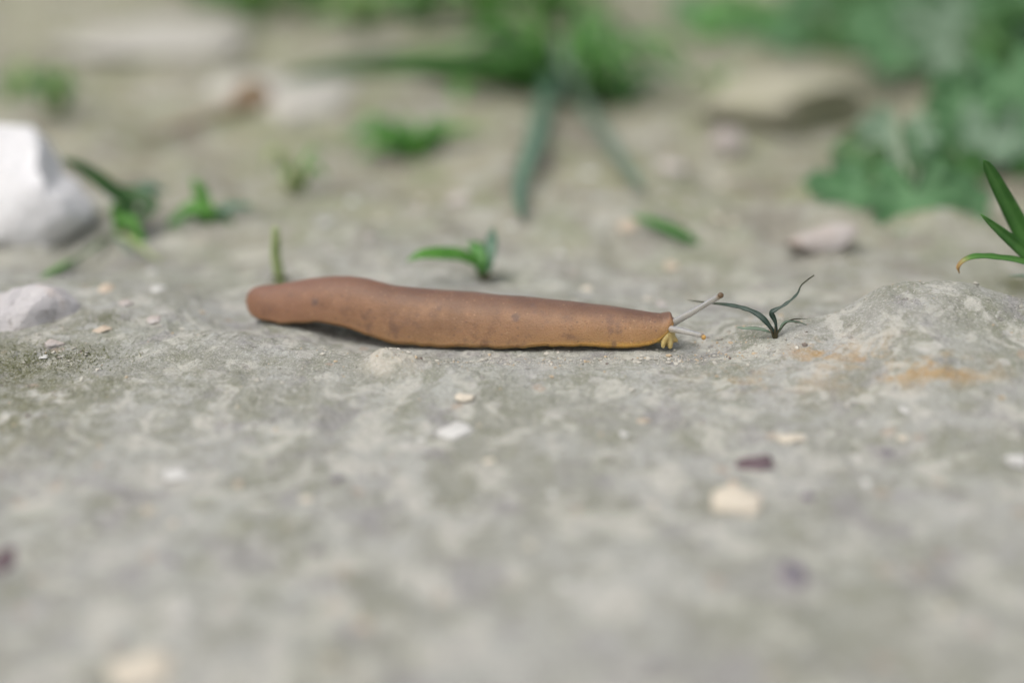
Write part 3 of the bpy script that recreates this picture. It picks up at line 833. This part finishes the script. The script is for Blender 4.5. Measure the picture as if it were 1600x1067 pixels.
blade(r, b0, Q([(1205, 520, 0), (1195, 516, 0), (1180, 513, 0.1), (1163, 513, 0.2), (1150, 511, 0.3)]), 0.065, M['grass_pale'], facing=(0, -0.8, 0.5), shape='leaf', n=20)
blade(r, b0, Q([(1216, 520, 0), (1224, 505, 0), (1236, 502, 0.1), (1250, 504, 0.2), (1266, 510, 0.3)]), 0.05, M['grass_pale'], facing=(0, -0.8, 0.5), n=20)
blade(r, b0, Q([(1216, 520, 0), (1226, 506, 0.1), (1240, 499, 0.2), (1262, 498, 0.3)]), 0.045, M['sheath'], facing=(0, -0.8, 0.5), n=16)
for dx, w in ((-5, 0.05), (1, 0.06), (6, 0.05)):
    blade(r, b0, [at_y(1211 + dx * 0.4, 529, yb - 0.05), at_y(1210 + dx * 0.8, 519, yb - 0.06), at_y(1211 + dx * 1.5, 509 + abs(dx) * 0.5, yb - 0.02)], w, M['sheath'], 'sheath', facing=(0, -1, 0.2), n=10)

# grass at the right edge, behind the rock hump
yb = 2.0
b0 = at_y(1668, 470, yb); b0[2] = gz(b0[0], b0[1])
r = tuft('grass_tuft', b0, 'bright green grass tuft behind the rock hump, one tip dried and curled', 'grass')
kw = dict(facing=(-0.15, -0.95, 0.25), n=26)
blade(r, b0, [b0, at_y(1640, 430, yb), at_y(1602, 372, yb), at_y(1570, 312, yb - .2), at_y(1546, 266, yb - .4), at_y(1537, 250, yb - .5)], 0.52, M['grass'], fold=0.35, **kw)
blade(r, b0, [b0, at_y(1650, 440, yb - .4), at_y(1606, 398, yb - .6), at_y(1568, 366, yb - .8), at_y(1532, 335, yb - 1.0)], 0.42, M['grass'], fold=0.45, **kw)
blade(r, b0, [b0, at_y(1640, 428, yb - .6), at_y(1598, 410, yb - .9), at_y(1560, 403, yb - 1.1), at_y(1528, 401, yb - 1.2), at_y(1508, 406, yb - 1.25), at_y(1497, 417, yb - 1.25), at_y(1499, 427, yb - 1.25)], 0.22, M['grass_dry'], fold=0.3, facing=(0, -0.5, 0.85), n=34, wob=0.1)
blade(r, b0, [b0, at_y(1640, 445, yb), at_y(1605, 432, yb), at_y(1576, 431, yb)], 0.17, M['grass_pale'], fold=0.2, facing=(0, -0.5, 0.85), n=18)
blade(r, b0, [b0, at_y(1690, 400, yb), at_y(1700, 330, yb), at_y(1730, 250, yb)], 0.34, M['grass'], fold=0.35, **kw)
blade(r, b0, [b0, at_y(1720, 430, yb), at_y(1780, 400, yb), at_y(1850, 400, yb)], 0.3, M['grass'], fold=0.35, **kw)

# little stem behind the slug's tail
b0 = on_ground(437, 446); yb = b0[1]
r = tuft('stem_sprout', b0, 'single upright yellow green stem behind the tail of the slug', 'sprout')
tube(r, b0, 'stem', [b0 - (0, 0, .1), at_y(436, 430, yb), at_y(431, 400, yb), at_y(431, 375, yb), at_y(430, 356, yb)], [0.13, 0.12, 0.11, 0.10, 0.07], M['stem'], wob=0.01)
for dx in (-16, -6, 14, 22):
    blade(r, b0, [b0 - (0, 0, .05), at_y(436 + dx * 0.5, 432, yb - .1), at_y(436 + dx, 440 if dx > 0 else 444, yb - .2)], 0.10, M['sheath'], 'sheath', n=10)

# seedling behind the slug
b0 = on_ground(755, 440); yb = b0[1]
r = tuft('seedling', b0, 'green seedling with one curved leaf behind the middle of the slug', 'seedling')
blade(r, b0, [at_y(752, 438, yb), at_y(748, 415, yb), at_y(722, 400, yb - .3), at_y(690, 397, yb - .6), at_y(660, 398, yb - .8), at_y(636, 407, yb - .9)], 0.34, M['fresh'], 'leaf', facing=(0, -0.7, 0.7), shape='leaf', n=22)
blade(r, b0, [at_y(754, 438, yb), at_y(752, 410, yb), at_y(745, 388, yb + .3), at_y(730, 380, yb + .6)], 0.36, M['grass'], 'leaf', facing=(0, -0.7, 0.7), shape='leaf', n=16)
blade(r, b0, [at_y(756, 438, yb), at_y(762, 410, yb), at_y(768, 380, yb + .3), at_y(770, 356, yb + .5)], 0.34, M['grass_blue'], 'leaf', facing=(-.3, -0.7, 0.5), shape='leaf', n=16)
for dx in (-14, 0, 12, 20):
    blade(r, b0, [b0 - (0, 0, .05), at_y(756 + dx * 0.6, 432, yb - .2), at_y(756 + dx, 424 + abs(dx) * .4, yb - .1)], 0.16, M['sheath'], 'sheath', n=10)

# single leaf lying on the dirt
b0 = on_ground(1088, 382); yb = b0[1]
r = tuft('fallen_leaf', b0, 'single narrow green leaf on the dirt behind the slug', 'leaf')
blade(r, b0, [at_y(985, 338, yb + .4), at_y(1015, 346, yb + .3), at_y(1050, 360, yb + .1), at_y(1075, 372, yb), at_y(1095, 381, yb)][::-1], 0.34, M['grass'], 'leaf', facing=(0, -0.6, 0.8), shape='leaf', n=20)
# weed by the white stone
b0 = on_ground(175, 372); yb = b0[1]
r = tuft('weed', b0, 'green weed with broad blades sprouting against the large white stone', 'weed')
def B(l, w, m, shape='leaf', **k):
    blade(r, b0, [at_y(x, y, yb + d) for x, y, d in l], w, M[m], 'leaf', shape=shape, **k)
B([(180, 365, 0), (205, 330, .2), (165, 290, .2), (125, 262, .1), (96, 248, 0)], 0.41, 'deep')
B([(182, 365, 0), (235, 325, .2), (210, 305, .4), (165, 290, .5)], 0.46, 'deep')
B([(182, 362, 0), (200, 320, .6), (230, 295, .8), (262, 300, 1.0)], 0.40, 'grass_blue')
B([(180, 368, 0), (185, 350, -.1), (205, 345, -.2), (225, 385, -.4), (252, 410, -.6)], 0.26, 'fresh')
B([(180, 368, 0), (184, 345, 0), (178, 325, 0), (174, 318, 0)], 0.26, 'fresh')
def GG(px, py, d): g = on_ground(px, py); return at_y(px, py, g[1] - d)
blade(r, b0, [GG(176, 368, .2), GG(150, 385, .5), GG(120, 405, .5), GG(95, 420, .4), GG(60, 433, .3)], 0.17, M['deep'], 'leaf', n=20)
blade(r, b0, [GG(125, 402, .4), GG(108, 412, .5), GG(85, 424, .4), GG(64, 434, .3)], 0.26, M['fresh'], 'leaf', shape='leaf', n=16)
blade(r, b0, [GG(178, 366, .2), GG(200, 372, .6), GG(225, 392, .5), GG(255, 410, .3)], 0.2, M['stem'], 'leaf', n=16)
blade(r, b0, [GG(178, 366, .2), GG(196, 384, .5), GG(205, 400, .3)], 0.16, M['grass_pale'], 'leaf', n=16)
tube(r, b0, 'stem', [b0 - (0, 0, .1), at_y(165, 375, yb - .1), at_y(152, 385, yb - .3), at_y(135, 396, yb - .5)], [0.12, 0.11, 0.08, 0.05], M['sheath'])
b0 = on_ground(320, 350); yb = b0[1]
r = tuft('weed', b0, 'low bright green weed on the dirt to the side of the white stone weed', 'weed')
B([(325, 348, 0), (300, 335, 0), (275, 345, -.1), (262, 355, -.2)], 0.40, 'grass')
B([(322, 348, 0), (325, 330, 0), (300, 325, 0), (278, 330, 0)], 0.46, 'fresh')
B([(322, 348, 0), (320, 320, .1), (310, 295, .2), (300, 280, .3)], 0.36, 'fresh')
B([(322, 348, 0), (345, 330, .1), (370, 322, .2), (400, 325, .3)], 0.33, 'grass_blue')
B([(322, 350, 0), (335, 338, 0), (350, 340, 0), (365, 350, -.1)], 0.33, 'deep')

# grassy tufts further back
def grass_clump(base, label, n, spread, hgt, mats, seed, width=(0.25, 0.45), lean=1.0, name='grass_tuft', group=None):
    r = tuft(name, base, label, 'grass', group)
    rs = np.random.RandomState(seed)
    for i in range(n):
        a = rs.uniform(0, 6.28); q = rs.uniform(0.2, 1) * spread; h = hgt * rs.uniform(0.5, 1.1)
        o = np.array([math.cos(a), math.sin(a), 0])
        s = base + o * rs.uniform(0, 0.35) * spread * 0.5
        s[2] = gz(s[0], s[1]) - 0.05
        tip_h = h * rs.uniform(0.2, 0.9)
        pts = [s, s + o * q * 0.3 * lean + (0, 0, h * 0.6), s + o * q * 0.7 * lean + (0, 0, h), s + o * q * 1.15 * lean + (0, 0, tip_h)]
        blade(r, base, pts, rs.uniform(*width), M[mats[rs.randint(len(mats))]], facing=(o[0] * -.3, -0.5, 0.8), n=12, fold=0.3)
    return r

b0 = on_ground(885, 150); yb = b0[1]
r = grass_clump(b0, 'large spreading grass tuft with long arching blades in the blurred background', 54, 4.4, 2.6, ['grass', 'fresh', 'deep', 'grass'], 5, (0.38, 0.7))
kw = dict(facing=(0, -0.5, 0.85), n=24)
def G(px, py, d=1.0):
    g = on_ground(px, py)
    return at_y(px, py, g[1] - d)
blade(r, b0, [b0, at_y(820, 118, yb - 1), at_y(740, 108, yb - 1.5), at_y(640, 100, yb - 2), at_y(540, 105, yb - 2.2), at_y(440, 124, yb - 2.5)], 1.6, M['deep'], facing=(0, -0.95, 0.3), n=24)
blade(r, b0, [b0, at_y(830, 105, yb - 1), at_y(750, 92, yb - 1.5), at_y(670, 96, yb - 2), at_y(600, 112, yb - 2.2)], 1.0, M['grass'], facing=(0, -0.95, 0.3), n=24)
blade(r, b0, [b0, at_y(840, 80, yb), at_y(790, 55, yb), at_y(730, 50, yb), at_y(660, 62, yb)], 0.6, M['deep'], facing=(0, -0.95, 0.3), n=24)
blade(r, b0, [b0, at_y(800, 120, yb - 1), at_y(730, 125, yb - 1.8), at_y(715, 160, yb - 2.5), at_y(712, 190, yb - 3)], 0.9, M['fresh'], **kw)
blade(r, b0, [b0, at_y(872, 118, yb - 2), G(850, 165, 3), G(836, 220, 3), G(816, 275, 2.2), G(811, 310, 1.4), G(817, 342, 0.6)], 0.78, M['grass_blue'], **kw)
blade(r, b0, [b0, at_y(890, 110, yb - 2), G(915, 165, 3), G(950, 220, 3), G(985, 270, 2), G(1008, 298, 0.8)], 0.7, M['grass_pale'], **kw)
blade(r, b0, [b0, at_y(885, 70, yb - 1), at_y(880, 95, yb - 2), at_y(905, 130, yb - 3.5)], 1.0, M['grass_pale'], **kw)
blade(r, b0, [b0, at_y(930, 110, yb), at_y(960, 140, yb - .5), at_y(985, 180, yb - 1)], 0.9, M['deep'], **kw)
b0 = on_ground(965, 165); grass_clump(b0, 'small short grass tuft growing beside the large spreading tuft', 16, 2.4, 1.6, ['grass', 'fresh', 'grass_blue'], 9, (0.3, 0.5))
b0 = on_ground(645, 245); yb = b0[1]
r = grass_clump(b0, 'low flat grass tuft on the dirt between slug and large tuft', 22, 1.9, 1.0, ['fresh', 'grass'], 12, (0.4, 0.6), 1.2)
blade(r, b0, [b0, at_y(660, 220, yb), at_y(700, 205, yb), at_y(745, 200, yb)], 0.6, M['fresh'], **kw)
blade(r, b0, [b0, at_y(620, 225, yb), at_y(585, 230, yb - .3), at_y(560, 250, yb - .6)], 0.6, M['fresh'], **kw)
b0 = on_ground(460, 300); grass_clump(b0, 'small pale green tuft on the dirt behind the stem sprout', 9, 0.9, 1.2, ['stem', 'fresh', 'stem'], 14, (0.25, 0.4))
b0 = on_ground(95, 178); grass_clump(b0, 'small green tuft on the dirt far behind the large white stone', 12, 1.6, 1.7, ['fresh', 'grass', 'stem'], 16, (0.3, 0.5))
b0 = on_ground(20, 160); grass_clump(b0, 'small yellowish tuft beside the pale slab far behind', 8, 1.5, 1.3, ['stem', 'fresh'], 17, (0.3, 0.5))
b0 = on_ground(1135, 165); grass_clump(b0, 'small green tuft at the side of the tan boulder', 9, 1.0, 1.2, ['fresh', 'stem'], 18, (0.3, 0.5))
for i, (px, py, n, s) in enumerate(((400, 30, 18, 3), (480, 22, 18, 3.5), (570, 45, 20, 3), (660, 40, 22, 3.2), (760, 38, 22, 3), (860, 35, 20, 3), (330, 2, 16, 4), (700, 2, 26, 5), (540, 0, 22, 5), (900, 4, 20, 4.5))):
    grass_clump(on_ground(px, py), 'soft green grass tuft in the far blurred row of grass', int(n * 1.5), s * 1.0, s * 0.75, ['grass', 'fresh', 'stem', 'fresh'], 40 + i, (0.5, 0.95), group='far row of grass tufts')

# brown twig and dry leaf scrap
b0 = on_ground(385, 178); yb = b0[1]
r = tuft('dry_twig', b0, 'brown dry twig with a curled dead leaf lying on the dirt', 'twig')
pts = [on_ground(x, y) + (0, 0, 0.25) for x, y in ((225, 232), (270, 212), (320, 195), (365, 182), (400, 176))]
tube(r, b0, 'stem', pts, [0.06, 0.09, 0.11, 0.13, 0.10], M['twig'], n=20, wob=0.08)
blade(r, b0, [at_y(360, 178, yb), at_y(378, 155, yb), at_y(395, 148, yb), at_y(412, 165, yb), at_y(418, 182, yb)], 1.0, M['twig'], 'dead_leaf', facing=(0, -0.7, 0.6), shape='leaf', n=20)
blade(r, b0, [at_y(365, 182, yb), at_y(385, 165, yb + .3), at_y(400, 165, yb + .5), at_y(430, 172, yb + .5)], 0.8, M['twig'], 'dead_leaf', facing=(0, -0.7, 0.6), shape='leaf', n=20)

# ------------------------------------------------------------------ lobed-leaf weeds on the right
def weed(px, py, label, leaves, seed, yoff=0.0):
    """leaves: (px, py, radius px, y offset from root, material, tilt towards camera, turn)."""
    b0 = on_ground(px, py); b0 = b0 + (0, yoff, 0); b0[2] = gz(b0[0], b0[1])
    r = root('lobed_leaf_weed', b0, label, 'weed')
    rs = np.random.RandomState(seed)
    for i, (x, y, rad, dy, m, tilt, turn) in enumerate(leaves):
        c = at_y(x, y, b0[1] + dy)
        c[2] = max(c[2], gz(c[0], c[1]) + 0.25)
        k = px_per_cm(c)
        nrm = np.array([0.25 * math.sin(turn) + rs.normal() * 0.1, -math.sin(tilt), math.cos(tilt)])
        head = np.array([math.sin(turn), -math.cos(turn) * math.cos(tilt), -math.cos(turn) * math.sin(tilt)])
        lobed_leaf(r, b0, c, rad * (1.0 if seed == 3 else 0.86) / k, nrm, head, M[m], seed * 13 + i, lobes=rs.choice([5, 7]), cup=rs.uniform(0.05, 0.22), depth=rs.uniform(0.24, 0.38))
        mid = (b0 + c) / 2 + (rs.normal() * 0.2, 0.3, 0.35 + 0.3 * abs(c[2] - b0[2]))
        tube(r, b0, 'petiole', [b0 + (0, 0, -.1), mid, c - unit(head) * 0.05], [0.07, 0.06, 0.05], M['petiole'], n=12, k=8)
    return r, b0

r, b0 = weed(1440, 300, 'lobed grey green weed with its front leaf lying behind the pinkish stone', [
    (1345, 312, 88, -3.0, 'mallow', 0.55, -0.7), (1428, 338, 84, -3.7, 'mallow', 0.8, 0.05), (1482, 318, 62, -3.0, 'mallow', 0.7, 0.8), (1390, 285, 60, -1.6, 'deep', 0.5, -0.2), (1462, 280, 55, -1.2, 'deep', 0.5, 0.4),
    (1400, 215, 62, 0.8, 'mallow_pale', 0.8, -0.3), (1345, 238, 46, 0.5, 'deep', 0.6, -0.9), (1452, 225, 58, 0.6, 'mallow', 0.6, 0.5), (1500, 250, 48, 0.2, 'deep', 0.6, 0.9)], 3)
tube(r, b0, 'petiole', [at_y(1396, 175, b0[1] - .3), at_y(1408, 240, b0[1] - 1.4), at_y(1424, 305, b0[1] - 2.4)], [0.10, 0.11, 0.09], M['petiole'], n=14, k=8)
weed(1570, 262, 'lobed grey green weed with raised leaves behind the grass tuft', [
    (1510, 160, 76, -0.6, 'mallow', 0.9, -0.5), (1580, 130, 88, 0.4, 'mallow', 0.9, 0.2), (1550, 205, 72, -1.4, 'mallow_pale', 0.8, 0.0), (1615, 190, 84, -1.0, 'mallow', 0.8, 0.7),
    (1500, 215, 50, -0.8, 'mallow', 0.5, -0.9), (1600, 245, 60, -1.6, 'deep', 0.4, 0.4), (1665, 150, 90, 0.5, 'mallow', 0.8, 0.8), (1690, 230, 90, -.5, 'mallow', 0.6, 0.8)], 4)
weed(1440, 130, 'pale downy lobed weed rising behind the tan boulder', [
    (1400, 70, 70, -0.5, 'mallow', 0.9, -0.5), (1450, 40, 66, 0, 'mallow_pale', 0.9, 0.1), (1480, 85, 56, -1.2, 'mallow_pale', 0.9, 0.5), (1365, 35, 56, 0.5, 'mallow', 0.8, -0.8), (1420, 5, 60, 1.5, 'mallow', 0.9, 0.0), (1490, 20, 56, .5, 'mallow_pale', 0.9, 0.6)], 5)
weed(1575, 120, 'dark green lobed weed behind the raised grey green leaves', [
    (1545, 60, 62, -0.5, 'deep', 0.7, -0.5), (1600, 30, 70, 0, 'deep', 0.8, 0.1), (1560, 5, 60, 1.2, 'mallow', 0.9, 0.1), (1640, 80, 80, -1.2, 'mallow', 0.8, 0.5), (1590, 90, 56, -1.0, 'deep', 0.6, 0.0), (1520, 110, 44, -1.0, 'deep', 0.5, -0.6)], 6)
weed(1270, 85, 'leafy green weed on the dirt beyond the tan boulder', [
    (1230, 55, 52, -.3, 'mallow', 0.6, -0.6), (1290, 50, 56, 0, 'deep', 0.7, 0.2), (1330, 70, 44, -.8, 'deep', 0.5, 0.7), (1260, 15, 54, 1.5, 'mallow', 0.8, 0), (1320, 12, 54, 1.2, 'deep', 0.8, 0.5)], 7)
weed(1140, 60, 'dull green weed on the far dirt near the large grass tuft', [
    (1110, 35, 46, -.3, 'grass', 0.6, -0.5), (1160, 40, 50, 0, 'mallow', 0.6, 0.3), (1190, 20, 46, .5, 'grass', 0.7, 0.5), (1085, 12, 50, .8, 'mallow', 0.7, -0.5), (1140, 5, 50, 1.5, 'grass', 0.7, 0)], 8)
weed(1350, 15, 'dark lobed weed at the very back behind the pale downy weed', [
    (1340, -20, 60, 0, 'deep', 0.8, 0), (1420, -30, 70, 0.5, 'mallow', 0.8, .4), (1500, -25, 70, 0.3, 'deep', 0.8, .2), (1280, -20, 60, 0, 'mallow', 0.8, -.4), (1580, -30, 70, .3, 'mallow', .8, .3)], 9)

# added tall weeds: leaves above the frame shade the foliage below
weed(1520, 60, 'tall dark lobed weed added to cast shade, rising out of view beyond the dark green weed', [
    (1500, -60, 90, 0, 'deep', 0.5, -0.4), (1580, -90, 100, 0.4, 'mallow', 0.4, 0.2), (1640, -50, 90, -0.5, 'deep', 0.5, 0.6), (1430, -110, 90, 0.8, 'mallow', 0.4, -0.5), (1540, -160, 110, 0.0, 'deep', 0.2, 0.0), (1560, 40, 50, -.6, 'deep', 0.8, 0.2), (1500, 55, 46, -.8, 'deep', 0.8, -0.3)], 10)
weed(1620, 215, 'tall lobed weed with unseen upper leaves added for shade behind the grass tuft', [
    (1640, 60, 90, 0, 'mallow', 0.4, 0.2), (1700, 20, 110, 0.3, 'deep', 0.4, 0.5), (1600, -20, 100, 0.6, 'mallow', 0.3, -0.3), (1560, 180, 46, 0.5, 'deep', 0.6, -0.4), (1530, 235, 40, -.4, 'deep', 0.6, -0.4)], 11)
